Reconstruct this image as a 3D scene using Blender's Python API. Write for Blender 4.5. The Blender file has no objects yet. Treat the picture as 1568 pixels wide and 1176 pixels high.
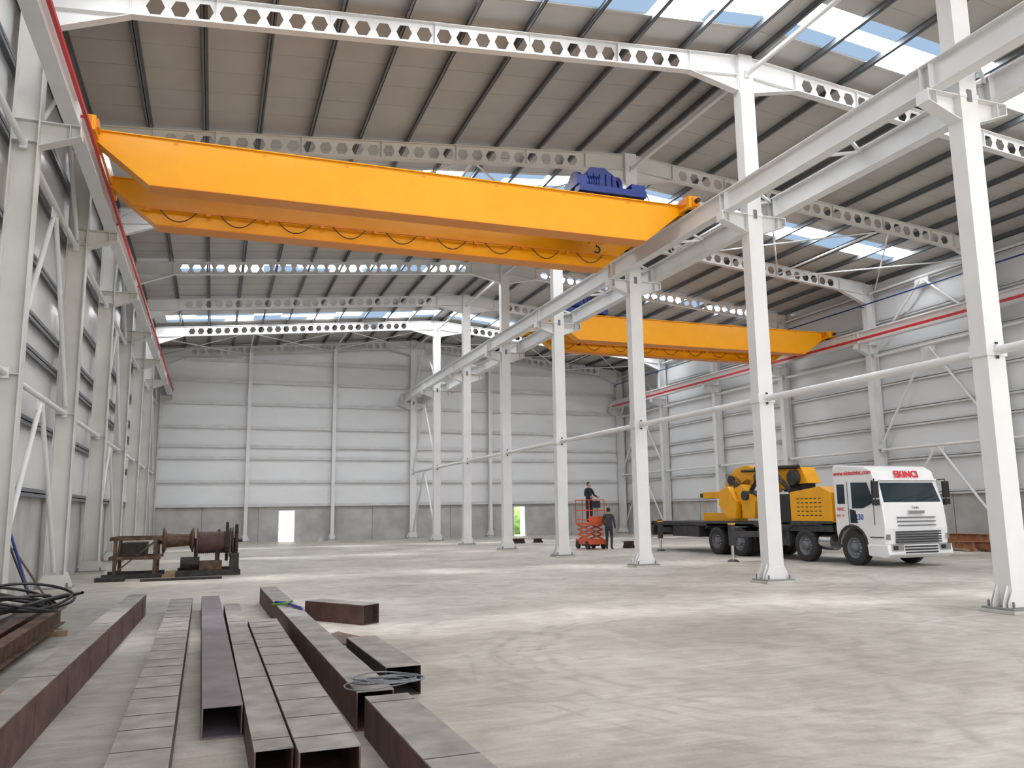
import bpy, math, random
from mathutils import Vector, Matrix
random.seed(7)
SC=bpy.context.scene
COL=SC.collection
# ------------------------------------------------------------------ materials
MATS={}
def mat(name,col,rough=.6,metal=0.,var=.12,scale=3.,bump=0.,bscale=40.,emit=None,spec=.5,stretch=None,col2=None):
    m=bpy.data.materials.new(name); m.use_nodes=True; nt=m.node_tree; N=nt.nodes; L=nt.links
    b=N['Principled BSDF']
    b.inputs['Roughness'].default_value=rough; b.inputs['Metallic'].default_value=metal
    b.inputs['Specular IOR Level'].default_value=spec
    tc=N.new('ShaderNodeTexCoord'); mp=N.new('ShaderNodeMapping'); L.new(tc.outputs['Object'],mp.inputs[0])
    if stretch: mp.inputs['Scale'].default_value=stretch
    nz=N.new('ShaderNodeTexNoise'); nz.inputs['Scale'].default_value=scale; nz.inputs['Detail'].default_value=3
    L.new(mp.outputs[0],nz.inputs[0])
    cr=N.new('ShaderNodeValToRGB'); L.new(nz.outputs[0],cr.inputs[0])
    lo=[max(0,c*(1-var)) for c in col]; hi=[min(1,c*(1+var)) for c in col]
    if col2: lo=list(col2)
    cr.color_ramp.elements[0].position=.3; cr.color_ramp.elements[1].position=.7
    cr.color_ramp.elements[0].color=(*lo,1); cr.color_ramp.elements[1].color=(*hi,1)
    L.new(cr.outputs[0],b.inputs['Base Color'])
    if bump>0:
        n2=N.new('ShaderNodeTexNoise'); n2.inputs['Scale'].default_value=bscale; n2.inputs['Detail'].default_value=2
        L.new(mp.outputs[0],n2.inputs[0]); bp=N.new('ShaderNodeBump'); bp.inputs['Strength'].default_value=bump
        bp.inputs['Distance'].default_value=.02
        L.new(n2.outputs[0],bp.inputs['Height']); L.new(bp.outputs[0],b.inputs['Normal'])
    MATS[name]=m; return m
mat('steel_white',(.72,.72,.72),.42,0,.04,1.5)
mat('steel_white_dark',(.63,.62,.59),.45,0,.06,1.5)
mat('purlin_grey',(.15,.165,.185),.5,.3,.1,2)
mat('girt_grey',(.58,.59,.60),.45,.1,.08,2)
mat('girt_dark',(.17,.18,.20),.5,.2,.08,2)
mat('clad',(.72,.735,.75),.26,.0,.03,.7,bump=.14,bscale=1.3,stretch=(1,1,2.5))
mat('roofclad',(.47,.45,.425),.45,.0,.07,.6)
mat('roofjoint',(.41,.39,.365),.5,.0,.07,.6)
mat('concrete_wall',(.44,.435,.42),.85,0,.16,1.2,bump=.2,bscale=12)
mat('base_grey',(.25,.25,.24),.8)
mat('crane_yellow',(.86,.365,.003),.3,0,.03,2)
mat('crane_orange',(.72,.24,.004),.4,0,.05,2)
mat('cable_brown',(.06,.03,.015),.5)
mat('blue',(.006,.025,.19),.4,0,.15,6)
mat('red',(.50,.015,.015),.45)
mat('black',(.015,.015,.016),.45)
mat('rubber',(.03,.03,.031),.8,0,.3,20)
mat('truck_white',(.82,.82,.83),.22,0,.02,2)
mat('glass_dark',(.02,.035,.045),.06,0,.05,2)
mat('chrome',(.6,.6,.6),.25,1)
mat('chassis',(.05,.05,.055),.6,.2,.3,6)
mat('truck_yellow',(.83,.39,.006),.35,0,.06,3)
mat('rust_brown',(.105,.055,.045),.6,.1,.35,5,bump=.15)
mat('beam_top',(.25,.23,.215),.65,.0,.3,4,bump=.15)
mat('purple_brown',(.15,.125,.14),.6,.0,.2,3)
mat('inner_dark',(.03,.02,.018),.9)
mat('scribe_dark',(.085,.07,.065),.9)
mat('mach_brown',(.12,.07,.045),.65,.3,.5,6)
mat('mach_dark',(.04,.035,.03),.6,.4,.4,8)
mat('lift_orange',(.62,.10,.025),.45)
mat('red_text',(.65,.02,.03),.5)
mat('blue_text',(.05,.10,.35),.5)
mat('timber',(.30,.20,.11),.8,0,.3,8)
mat('orange_rust',(.30,.13,.065),.7,0,.4,5)
mat('yard_dust',(.40,.385,.35),.95,0,.15,.2)
mat('leaf',(.08,.17,.03),.9,0,.6,3)
mat('skin_tone',(.50,.29,.20),.55,0,.05,20)
mat('cloth_navy',(.02,.024,.035),.9,0,.2,30)
mat('cloth_grey',(.05,.05,.06),.9,0,.2,30)
mat('cloth_trouser',(.03,.035,.05),.9,0,.2,30)
mat('hair',(.02,.013,.01),.7)
mat('boot',(.03,.022,.018),.7)
mat('mortar',(.5,.49,.46),.8)
# floor
def floor_mat():
    m=bpy.data.materials.new('dusty_concrete_floor'); m.use_nodes=True; nt=m.node_tree;N=nt.nodes;L=nt.links
    b=N['Principled BSDF']; b.inputs['Roughness'].default_value=.55
    tc=N.new('ShaderNodeTexCoord')
    def noise(s,d=6,st=(1,1,1),dist=0.):
        mp=N.new('ShaderNodeMapping'); mp.inputs['Scale'].default_value=st; L.new(tc.outputs['Object'],mp.inputs[0])
        n=N.new('ShaderNodeTexNoise'); n.inputs['Scale'].default_value=s; n.inputs['Detail'].default_value=d; n.inputs['Distortion'].default_value=dist
        L.new(mp.outputs[0],n.inputs[0]); return n.outputs[0]
    def ramp(src,p0,p1,c0,c1):
        r=N.new('ShaderNodeValToRGB'); L.new(src,r.inputs[0]); e=r.color_ramp.elements
        e[0].position=p0;e[1].position=p1;e[0].color=(*c0,1);e[1].color=(*c1,1); return r.outputs[0]
    def mix(a,bb,f,t='MIX'):
        x=N.new('ShaderNodeMix'); x.data_type='RGBA'; x.blend_type=t
        if hasattr(f,'links') : L.new(f,x.inputs[0])
        else: x.inputs[0].default_value=f
        L.new(a,x.inputs[6]); L.new(bb,x.inputs[7]); return x.outputs[2]
    def rgb(c):
        rr=N.new('ShaderNodeRGB'); rr.outputs[0].default_value=(*c,1); return rr.outputs[0]
    def vm(op,a,bv):
        v=N.new('ShaderNodeVectorMath'); v.operation=op; L.new(a,v.inputs[0])
        if bv is not None: v.inputs[1].default_value=bv
        return v
    def mt(op,a,v2=None,clamp=False):
        n=N.new('ShaderNodeMath'); n.operation=op; n.use_clamp=clamp
        L.new(a,n.inputs[0])
        if v2 is not None:
            if hasattr(v2,'links'): L.new(v2,n.inputs[1])
            else: n.inputs[1].default_value=v2
        return n.outputs[0]
    base=ramp(noise(.35,5),.35,.66,(.42,.385,.335),(.63,.595,.54))
    # shade on the lay-down area beside the left wall, painted into the floor colour
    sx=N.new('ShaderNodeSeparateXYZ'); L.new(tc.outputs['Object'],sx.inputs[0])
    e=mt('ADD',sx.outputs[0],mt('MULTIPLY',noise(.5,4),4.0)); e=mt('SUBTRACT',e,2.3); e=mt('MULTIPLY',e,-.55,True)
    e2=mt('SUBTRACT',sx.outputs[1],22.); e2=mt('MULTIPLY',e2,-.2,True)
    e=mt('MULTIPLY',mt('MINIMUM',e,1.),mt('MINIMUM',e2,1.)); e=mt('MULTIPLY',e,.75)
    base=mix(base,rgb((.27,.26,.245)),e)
    c=mix(base,ramp(noise(1.6,6,(1,1,1),1.5),.32,.62,(.66,.64,.61),(1,1,1)),.7,'MULTIPLY')
    c=mix(c,ramp(noise(2.2,4,(.25,2.2,1),2.5),.35,.6,(.72,.70,.675),(1,1,1)),.55,'MULTIPLY')
    c=mix(c,ramp(noise(30,3),.3,.7,(.84,.84,.84),(1,1,1)),.6,'MULTIPLY')
    wob=noise(.6,2)
    brk=ramp(noise(2.6,5),.42,.58,(0,0,0),(1,1,1))
    tot=None
    for (cx,cy,R,w) in [(6.8,8.5,3.2,.10),(6.8,8.5,3.45,.05),(6.8,8.5,3.7,.07),(7.2,8.0,4.3,.08),(7.2,8.0,4.55,.05),(8.0,9.5,5.6,.10),(12,3,5.0,.09),(12,3,5.3,.05),(12,3,6.9,.10),(7,-2,9.6,.09),(10,18,5.2,.12)]:
        d=vm('SUBTRACT',tc.outputs['Object'],(cx,cy,0)); l=vm('LENGTH',d.outputs[0],None).outputs['Value']
        l=mt('ADD',l,mt('MULTIPLY',wob,.8)); l=mt('SUBTRACT',l,R+.4); l=mt('ABSOLUTE',l)
        k=mt('DIVIDE',l,w); k=mt('SUBTRACT',k,1.); k=mt('MULTIPLY',k,-1.,True)
        tot=k if tot is None else mt('MAXIMUM',tot,k)
    k=mt('MULTIPLY',tot,brk); k=mt('MULTIPLY',k,.6)
    c=mix(c,rgb((.27,.25,.22)),k)
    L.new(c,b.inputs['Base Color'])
    bp=N.new('ShaderNodeBump'); bp.inputs['Strength'].default_value=.25; bp.inputs['Distance'].default_value=.02
    L.new(noise(14,4),bp.inputs['Height']); L.new(bp.outputs[0],b.inputs['Normal'])
    MATS['floor']=m
floor_mat()
def sky_mat(name,col,strn,tcol,fac):
    m=bpy.data.materials.new(name); m.use_nodes=True; nt=m.node_tree;N=nt.nodes;L=nt.links
    N.remove(N['Principled BSDF']); out=N['Material Output']
    tr=N.new('ShaderNodeBsdfTransparent'); tr.inputs[0].default_value=(*tcol,1)
    em=N.new('ShaderNodeEmission'); em.inputs[1].default_value=strn; em.inputs[0].default_value=(*col,1)
    mx=N.new('ShaderNodeMixShader'); mx.inputs[0].default_value=fac
    L.new(tr.outputs[0],mx.inputs[1]);L.new(em.outputs[0],mx.inputs[2]);L.new(mx.outputs[0],out.inputs[0])
    MATS[name]=m
sky_mat('skylight_clear',(.42,.58,.78),1.2,(.22,.29,.36),.7); sky_mat('skylight_milky',(.97,.98,1.),28.,(.95,.97,1.),.55)
# ------------------------------------------------------------------ mesh builder
class MB:
    def __init__(s): s.v=[];s.f=[];s.m=[];s.sm=[];s.ml=[]
    def mi(s,n):
        if n not in s.ml: s.ml.append(n)
        return s.ml.index(n)
    def add(s,vs,fs,m,smooth=False):
        o=len(s.v); s.v+= [tuple(v) for v in vs]; k=s.mi(m)
        for f in fs: s.f.append([o+i for i in f]); s.m.append(k); s.sm.append(smooth)
    def box(s,x0,x1,y0,y1,z0,z1,m):
        s.add([(x0,y0,z0),(x1,y0,z0),(x1,y1,z0),(x0,y1,z0),(x0,y0,z1),(x1,y0,z1),(x1,y1,z1),(x0,y1,z1)],
              [(0,3,2,1),(4,5,6,7),(0,1,5,4),(1,2,6,5),(2,3,7,6),(3,0,4,7)],m)
    def prism(s,pts,ext,m,smooth=False):
        e=Vector(ext); p=[Vector(q) for q in pts]; n=len(p)
        nrm=Vector((0,0,0))
        for i in range(n): nrm+=p[i].cross(p[(i+1)%n])
        if nrm.dot(e)>0: p=p[::-1]
        s.add(p+[q+e for q in p],[tuple(range(n)),tuple(range(2*n-1,n-1,-1))],m)
        o=len(s.v)-2*n; k=s.mi(m)
        for i in range(n):
            j=(i+1)%n; s.f.append([o+i,o+n+i,o+n+j,o+j]); s.m.append(k); s.sm.append(smooth)
    def bar(s,p0,p1,w,h,m,up=(0,0,1)):
        p0=Vector(p0);p1=Vector(p1);d=(p1-p0).normalized();u=Vector(up)
        if abs(d.dot(u))>.99: u=Vector((0,1,0))
        r=d.cross(u).normalized(); u=r.cross(d)
        q=[p0+r*a*w/2+u*b*h/2 for a,b in((-1,-1),(1,-1),(1,1),(-1,1))]
        s.prism(q,p1-p0,m)
    def ib(s,p0,p1,h,w,tf,tw,m,up=(0,0,1)):
        p0=Vector(p0);p1=Vector(p1);d=(p1-p0).normalized();u=Vector(up);r=d.cross(u).normalized();u=r.cross(d)
        for k in(1,-1): 
            o=u*k*(h/2-tf/2); s.bar(p0+o,p1+o,w,tf,m,u)
        s.bar(p0,p1,tw,h-2*tf,m,u)
    def cyl(s,p0,p1,r0,m,r1=None,seg=14,caps=True):
        p0=Vector(p0);p1=Vector(p1); r1=r0 if r1 is None else r1
        d=(p1-p0).normalized(); a=Vector((0,0,1)) if abs(d.z)<.9 else Vector((1,0,0)); u=d.cross(a).normalized(); w=d.cross(u)
        vs=[]
        for p,r in((p0,r0),(p1,r1)):
            for i in range(seg):
                t=2*math.pi*i/seg; vs.append(p+u*r*math.cos(t)+w*r*math.sin(t))
        s.add(vs,[(i,(i+1)%seg,seg+(i+1)%seg,seg+i) for i in range(seg)],m,True)
        if caps: s.add(vs,[tuple(range(seg))[::-1],tuple(range(seg,2*seg))],m)
    def path(s,pts,r,m,seg=8):
        for a,b in zip(pts[:-1],pts[1:]): s.cyl(a,b,r,m,seg=seg)
    def lathe(s,c,axis,prof,m,seg=28):
        c=Vector(c);d=Vector(axis).normalized();a=Vector((0,0,1)) if abs(d.z)<.9 else Vector((1,0,0)); u=d.cross(a).normalized(); w=d.cross(u)
        vs=[];n=len(prof)
        for (t,r) in prof:
            for i in range(seg):
                q=2*math.pi*i/seg; vs.append(c+d*t+u*r*math.cos(q)+w*r*math.sin(q))
        s.add(vs,[(j*seg+i,j*seg+(i+1)%seg,(j+1)*seg+(i+1)%seg,(j+1)*seg+i) for j in range(n-1) for i in range(seg)],m,True)
    def sphere(s,c,r,m,seg=12,rings=8,sc=(1,1,1)):
        c=Vector(c);vs=[];fs=[]
        for j in range(rings+1):
            th=math.pi*j/rings
            for i in range(seg):
                ph=2*math.pi*i/seg; vs.append(c+Vector((r*sc[0]*math.sin(th)*math.cos(ph),r*sc[1]*math.sin(th)*math.sin(ph),r*sc[2]*math.cos(th))))
        for j in range(rings):
            for i in range(seg): fs.append((j*seg+i,(j+1)*seg+i,(j+1)*seg+(i+1)%seg,j*seg+(i+1)%seg))
        s.add(vs,fs,m,True)
    def obj(s,name,parent=None,bevel=0,loc=None):
        me=bpy.data.meshes.new(name); me.from_pydata(s.v,[],s.f); 
        for n in s.ml: me.materials.append(MATS[n])
        for i,p in enumerate(me.polygons): p.material_index=s.m[i]; p.use_smooth=s.sm[i]
        me.update(); o=bpy.data.objects.new(name,me); COL.objects.link(o)
        if loc is not None:
            me.transform(Matrix.Translation(-Vector(loc))); o.location=loc
        if parent: o.parent=parent; 
        if bevel:
            b=o.modifiers.new('bevel','BEVEL'); b.width=bevel; b.segments=2; b.limit_method='ANGLE'; b.angle_limit=math.radians(40)
        return o
def empty(name,loc=(0,0,0)):
    e=bpy.data.objects.new(name,None); COL.objects.link(e); return e
# ------------------------------------------------------------------ layout
XL,XC,XR=-3.39,12.02,27.07
Y0=9.83; S=6.0
WL,WR=-3.75,27.42       # inner wall faces
YB,YF=52.15,-8.4
RZ=13.05; M=1.4/15.4     # ridge underside height of roof sheet, slope
def roofz(x): return RZ-M*abs(x-XC)
ROWS=list(range(-2,8))
rowY=lambda n:Y0+S*n
# floor / ground
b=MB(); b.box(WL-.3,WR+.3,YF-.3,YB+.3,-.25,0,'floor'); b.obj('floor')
b=MB(); b.box(-60,90,-70,120,-.5,-.26,'yard_dust'); b.obj('outdoor_ground')
GZ=[2.2,3.63,5.05,5.75,6.9,8.35,9.7,11.0]
# --- side walls
for side,x0,x1 in(('left',WL-.2,WL),('right',WR,WR+.2)):
    b=MB(); b.box(x0,x1,YF,YB,0,2.2,'concrete_wall')
    zt=roofz(WL)+.12
    zs=[2.2]+[z for z in GZ[1:] if z!=5.05]+[zt]
    for a,c in zip(zs[:-1],zs[1:]):
        b.box(x0,x1,YF,YB,a+.012,c-.012,'clad')
        b.box(x0+(0 if side=='left' else .02),x1-(.02 if side=='left' else 0),YF,YB,c-.012,c+.012,'girt_dark')
    y=YF+3
    while y<YB:
        xx=x1 if side=='left' else x0
        b.box(xx-.006,xx+.006,y-.015,y+.015,0,2.2,'girt_dark'); y+=6
    b.obj('wall_'+side)
    b=MB(); sg=1 if side=='left' else -1; xi=(WL if side=='left' else WR)
    for z in GZ:
        xa=xi; xb=xi+sg*.13; lo,hi=min(xa,xb),max(xa,xb)
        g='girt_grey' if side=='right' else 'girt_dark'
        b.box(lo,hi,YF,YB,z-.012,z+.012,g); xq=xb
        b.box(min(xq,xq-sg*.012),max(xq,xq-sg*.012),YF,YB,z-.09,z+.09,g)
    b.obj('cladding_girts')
# --- back wall
b=MB()
doors=[(3.76,4.76,1.9),(19.0,19.85,1.98)]
xs=[WL-.2]; 
for d in doors: xs+= [d[0],d[1]]
xs+=[WR+.2]
for i in range(0,len(xs),2): b.box(xs[i],xs[i+1],YB,YB+.2,0,2.2,'concrete_wall')
for d in doors: b.box(d[0],d[1],YB,YB+.2,d[2],2.2,'concrete_wall')
for x in (-.6,2.6,9.5,14.6,22.4,25): b.box(x-.015,x+.015,YB-.006,YB,0,2.2,'girt_dark')
zs=[2.2]+[z for z in GZ[1:] if z!=5.05]
for a,c in zip(zs[:-1],zs[1:]):
    b.box(WL-.2,WR+.2,YB,YB+.2,a+.012,c-.012,'clad'); b.box(WL-.2,WR+.2,YB+.02,YB+.2,c-.012,c+.012,'girt_dark')
e=roofz(WL)+.12; 
b.prism([(WL-.2,YB,11.0),(WR+.2,YB,11.0),(WR+.2,YB,e),(XC,YB,RZ+.12),(WL-.2,YB,e)],(0,.2,0),'clad')
b.obj('wall_back')
b=MB()
for z in GZ:
    b.box(WL,WR,YB-.13,YB,z-.012,z+.012,'girt_grey'); b.box(WL,WR,YB-.142,YB-.13,z-.09,z+.09,'girt_grey')
b.obj('cladding_girts')
for i,d in enumerate(doors):
    b=MB(); t=.05
    b.box(d[0],d[0]+t,YB+.01,YB+.19,0,d[2],'steel_white'); b.box(d[1]-t,d[1],YB+.01,YB+.19,0,d[2],'steel_white'); b.box(d[0]+t,d[1]-t,YB+.01,YB+.19,d[2]-t,d[2],'steel_white')
    b.box(d[1]+.02,d[1]+.07,YB+.22,YB+.22+(d[1]-d[0]),.02,d[2],'steel_white')
    b.obj('door_%d'%(i+1))
b=MB()
for k in range(60):
    a=random.uniform(14,32); c=random.uniform(64,70); r=random.uniform(.8,1.8); b.sphere((a,c,r*.5-.2),r,'leaf',8,6,(1,1,random.uniform(.7,1.2)))
b.obj('hedge')
# --- front wall with wide doorway behind the camera
b=MB(); b.box(WL-.2,-2.8,YF-.2,YF,0,10,'clad'); b.box(26.4,WR+.2,YF-.2,YF,0,10,'clad')
b.prism([(WL-.2,YF-.2,10),(WR+.2,YF-.2,10),(WR+.2,YF-.2,e),(XC,YF-.2,RZ+.12),(WL-.2,YF-.2,e)],(0,.2,0),'clad')
b.box(11.7,12.3,YF-.2,YF,0,10,'clad'); b.obj('wall_front')
# --- roof
SKY=[(-6.2,-4.9),(3.6,4.9),(13.55,14.9),(24.2,25.6),(34.65,36.0),(44.0,45.6)]
b=MB(); bs=MB()
ys=[YF-.3]
for s in SKY: ys+=[s[0],s[1]]
ys+=[YB+.3]
EN=1.1
def slab(b,xa,xb,ya,yb,m,th=.08,dz=0):
    za,zb=roofz(xa)+dz,roofz(xb)+dz
    b.prism([(xa,ya,za),(xb,ya,zb),(xb,ya,zb+th),(xa,ya,za+th)],(0,yb-ya,0),m)
for i in range(0,len(ys),2):
    slab(b,WL-.2,XC,ys[i],ys[i+1],'roofclad'); slab(b,XC,WR+.2,ys[i],ys[i+1],'roofclad')
    y=math.ceil(ys[i])
    while y<ys[i+1]:
        for xa,xb in((WL,XC),(XC,WR)): slab(b,xa,xb,y-.01,y+.01,'roofjoint',.01,-.008)
        y+=1.0
for s in SKY:
    for xa,xb in((WL-.2,WL+EN),(XC-.35,XC),(XC,XC+.35),(WR-EN,WR+.2)): slab(b,xa,xb,s[0],s[1],'roofclad')
b.obj('ceiling')
for i,s in enumerate(SKY):
    bs=MB()
    for (x0,x1) in((WL+EN,XC-.35),(XC+.35,WR-EN)):
        ns=10; dx=(x1-x0)/ns
        for j in range(ns):
            for k in range(3):
                qq=(s[1]-s[0])/3; mm='skylight_clear' if (j*2+k)%3!=0 and k!=1 or (j%4==3 and k==1) else 'skylight_milky'
                slab(bs,x0+dx*j,x0+dx*(j+1),s[0]+qq*k,s[0]+qq*(k+1),mm,.01,.04)
    bs.obj('window_%d'%(i+1))
# purlins (Z sections along the hall)
b=MB()
for side in(-1,1):
    for k in range(12):
        x=XC+side*(.35+k*1.36)
        if not(WL+.05<x<WR-.05): continue
        z=roofz(x)
        b.box(x-.008,x+.008,YF,YB,z-.2,z,'purlin_grey'); b.box(x-.07,x+.008,YF,YB,z-.2,z-.188,'purlin_grey'); b.box(x-.07,x-.062,YF,YB,z-.2,z-.17,'purlin_grey')
        b.box(x-.008,x+.07,YF,YB,z-.014,z-.002,'purlin_grey')
b.obj('roof_purlins')
# --- castellated rafters
PT=.21 # below sheet
def rafter(y,side,m):
    b=MB(); xa=XC+side*.2; xb=(XR-.2 if side>0 else XL+.2)
    H=.52
    def P(x,t): return Vector((x,y,roofz(x)-PT-H+t))
    L=abs(xb-xa); sgn=1 if xb>xa else -1
    for t in(0,H-.018): b.prism([P(xa,t)+Vector((0,-.1,0)),P(xb,t)+Vector((0,-.1,0)),P(xb,t+.018)+Vector((0,-.1,0)),P(xa,t+.018)+Vector((0,-.1,0))],(0,.2,0),m)
    solid=1.55
    for u0,u1 in((0,solid),(L-solid,L)):
        b.prism([P(xa+sgn*u0,0)+Vector((0,-.006,0)),P(xa+sgn*u1,0)+Vector((0,-.006,0)),P(xa+sgn*u1,H)+Vector((0,-.006,0)),P(xa+sgn*u0,H)+Vector((0,-.006,0))],(0,.012,0),m)
    n=round((L-2*solid)/.44); p=(L-2*solid)/n
    def Q(u,t,o): q=P(xa+sgn*u,t); return (q.x,q.y+o,q.z)
    for i in range(n):
        u=solid+i*p; a,bb,c,d=.05*p/.44,.13*p/.44,p-.13*p/.44,p-.05*p/.44; t0,t1,hm=.10,H-.10,H/2
        for o in(-.006,.006):
            vs=[Q(u,0,o),Q(u+p,0,o),Q(u+p,hm,o),Q(u+p,H,o),Q(u,H,o),Q(u,hm,o),Q(u+a,hm,o),Q(u+bb,t1,o),Q(u+c,t1,o),Q(u+d,hm,o),Q(u+c,t0,o),Q(u+bb,t0,o)]
            b.add(vs,[(0,11,6,5),(5,6,7,4),(4,7,8,3),(3,8,9,2),(2,9,10,1),(1,10,11,0)],m)
        h=[(u+a,hm),(u+bb,t1),(u+c,t1),(u+d,hm),(u+c,t0),(u+bb,t0)]
        for k in range(6):
            (q0,r0),(q1,r1)=h[k],h[(k+1)%6]; b.add([Q(q0,r0,-.006),Q(q1,r1,-.006),Q(q1,r1,.006),Q(q0,r0,.006)],[(0,1,2,3)],m)
        if i%5==4: 
            q=P(xa+sgn*u,0); b.box(q.x-.006,q.x+.006,y-.09,y+.09,q.z+.01,q.z+H-.01,m)
    for xe,s2 in((xa,sgn),(xb,-sgn)):
        pts=[P(xe,0)+Vector((0,-.006,0)),P(xe+s2*1.35,0)+Vector((0,-.006,0)),P(xe,-.42)+Vector((0,-.006,0))]
        b.prism(pts,(0,.012,0),m)
        q0=P(xe,-.42);q1=P(xe+s2*1.35,0); b.bar(q0,q1,.2,.016,m)
        q=P(xe,0); b.box(q.x-.012,q.x+.012,y-.12,y+.12,q.z-.5,q.z+H,m)
        q=P(xe+s2*1.35,0); b.box(q.x-.006,q.x+.006,y-.09,y+.09,q.z,q.z+H,m)
    b.obj('castellated_rafter')
for n in ROWS:
    m='steel_white' if n!=2 else 'steel_white_dark'  # this row's shade is put into a darker steel colour
    for sd in(-1,1): rafter(rowY(n),sd,m)
# --- columns
BZ=8.69
def baseplate(b,x,y,hw,hd,m):
    b.box(x-hw-.2,x+hw+.2,y-hd-.17,y+hd+.17,.0,.05,'mortar'); b.box(x-hw-.17,x+hw+.17,y-hd-.14,y+hd+.14,.05,.085,'base_grey')
    for sx in(-1,1):
        for yy in(-hd*.6,hd*.6):
            b.prism([(x+sx*hw,y+yy-.008,.085),(x+sx*(hw+.15),y+yy-.008,.085),(x+sx*(hw+.15),y+yy-.008,.14),(x+sx*(hw+.03),y+yy-.008,.42),(x+sx*hw,y+yy-.008,.42)],(0,.016,0),m)
        for sy in(-1,1): b.cyl((x+sx*(hw+.08),y+sy*(hd+.07),.08),(x+sx*(hw+.08),y+sy*(hd+.07),.18),.02,'girt_dark',seg=6)
    for sy in(-1,1):
        b.prism([(x-hw-.12,y+sy*hd,.085),(x+hw+.12,y+sy*hd,.085),(x+hw+.12,y+sy*hd,.15),(x+hw,y+sy*hd,.36),(x-hw,y+sy*hd,.36),(x-hw-.12,y+sy*hd,.15)],(0,sy*.016,0),m)
def corbel(b,x,y,hw,s,m,reach=.95):
    b.prism([(x+s*hw,y-.008,BZ-.02),(x+s*(hw+reach-.2),y-.008,BZ-.02),(x+s*(hw+reach-.2),y-.008,BZ-.2),(x+s*hw,y-.008,BZ-.46)],(0,.016,0),m)
    xa,xb=sorted((x+s*hw,x+s*(hw+reach-.2))); b.box(xa,xb,y-.13,y+.13,BZ-.02,BZ,m)
    b.bar((x+s*hw,y,BZ-.46),(x+s*(hw+reach-.2),y,BZ-.2),.26,.018,m)
    xe=x+s*(hw+reach-.2); b.box(xe-.01,xe+.01,y-.13,y+.13,BZ-.22,BZ,m)
    b.box(x+s*.7-.008,x+s*.7+.008,y-.12,y+.12,BZ-.28,BZ-.02,m)
for n in ROWS:
    y=rowY(n)
    b=MB(); m='steel_white'; hw,hd=.2,.15
    zt=roofz(XC)-PT
    b.box(XC-hw,XC+hw,y-hd,y+hd,.085,zt,m)
    baseplate(b,XC,y,hw,hd,m)
    for s in(-1,1): corbel(b,XC,y,hw,s,m,.9)
    b.box(XC-hw-.03,XC+hw+.03,y-hd-.02,y+hd+.02,4.1,4.3,m); b.box(XC-.03,XC+.03,y-hd-.032,y-hd-.02,4.05,4.33,'black')
    b.box(XC-hw-.02,XC+hw+.02,y-hd-.012,y+hd+.012,BZ-.05,BZ+.03,m)
    b.box(XC-.05,XC+.05,y-hd-.022,y-hd-.012,BZ-.12,BZ+.1,'girt_dark')
    b.obj('steel_column',bevel=.008)
    for x,s,nm in((XL,1,'l'),(XR,-1,'r')):
        b=MB(); zt=roofz(x)-PT; m='steel_white' if nm=='r' else 'steel_white_dark'
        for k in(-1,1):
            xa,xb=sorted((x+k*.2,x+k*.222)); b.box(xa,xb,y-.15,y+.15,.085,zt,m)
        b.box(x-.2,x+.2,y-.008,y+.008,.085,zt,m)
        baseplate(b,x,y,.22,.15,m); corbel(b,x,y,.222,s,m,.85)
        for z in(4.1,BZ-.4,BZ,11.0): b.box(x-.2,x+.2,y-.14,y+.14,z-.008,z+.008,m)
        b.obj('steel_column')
# wind posts on the back wall
for x in (1.85,6.95,17.25,22.35):
    b=MB(); y=YB-.36; zt=roofz(x)-.25
    for k in(-1,1): b.box(x-.1,x+.1,y+k*.14-.008,y+k*.14+.008,.085,zt,'steel_white')
    b.box(x-.006,x+.006,y-.14,y+.14,.085,zt,'steel_white'); baseplate(b,x,y,.1,.14,'steel_white')
    b.obj('wind_post')
# --- crane runway beams
RB=.5
for x,nm in((XL+.72,'l'),(XC-.7,'c'),(XC+.7,'c'),(XR-.72,'r')):
    b=MB(); b.ib((x,YF+.2,BZ+RB/2),(x,YB-.4,BZ+RB/2),RB,.26,.022,.014,'steel_white')
    b.box(x-.03,x+.03,YF+.2,YB-.4,BZ+RB,BZ+RB+.06,'girt_grey')
    for n in ROWS:
        y=rowY(n)
        for o in(-.1,.1): b.box(x-.12,x+.12,y+o-.006,y+o+.006,BZ+.02,BZ+RB-.02,'steel_white')
    b.obj('crane_runway_beam')
b=MB()
for n in ROWS[:-1]:
    for k in range(4):
        y=rowY(n)+.75+k*1.5
        b.bar((XC-.6,y,BZ+.42),(XC+.6,y+.75*(1 if k%2 else -1),BZ+.42),.06,.06,'steel_white')
b.obj('runway_lacing')
# conductor rails / service pipes
b=MB(); xr=XL+.72+.2; b.box(xr-.03,xr+.03,YF+1,YB-1,BZ+.2,BZ+.28,'red'); 
for n in ROWS: b.box(xr-.2,xr-.03,rowY(n)-.02,rowY(n)+.02,BZ+.22,BZ+.26,'red')
b.obj('conductor_rail')
b=MB(); xr=XR-.72-.2; b.box(xr-.03,xr+.03,YF+1,YB-1,BZ+.10,BZ+.2,'red')
for n in ROWS: b.box(xr+.03,xr+.2,rowY(n)-.02,rowY(n)+.02,BZ+.13,BZ+.17,'red')
b.obj('conductor_rail')
b=MB(); b.cyl((XL+.45,YF+.5,BZ+1.25),(XL+.45,YB-.5,BZ+1.25),.035,'blue'); b.cyl((XR-.4,YF+.5,BZ+1.75),(XR-.4,YB-.5,BZ+1.75),.03,'blue')
for n in ROWS:
    b.box(XL+.22,XL+.47,rowY(n)-.02,rowY(n)+.02,BZ+1.18,BZ+1.22,'blue'); b.box(XR-.42,XR-.22,rowY(n)-.02,rowY(n)+.02,BZ+1.68,BZ+1.72,'blue')
b.obj('service_pipe')
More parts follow.
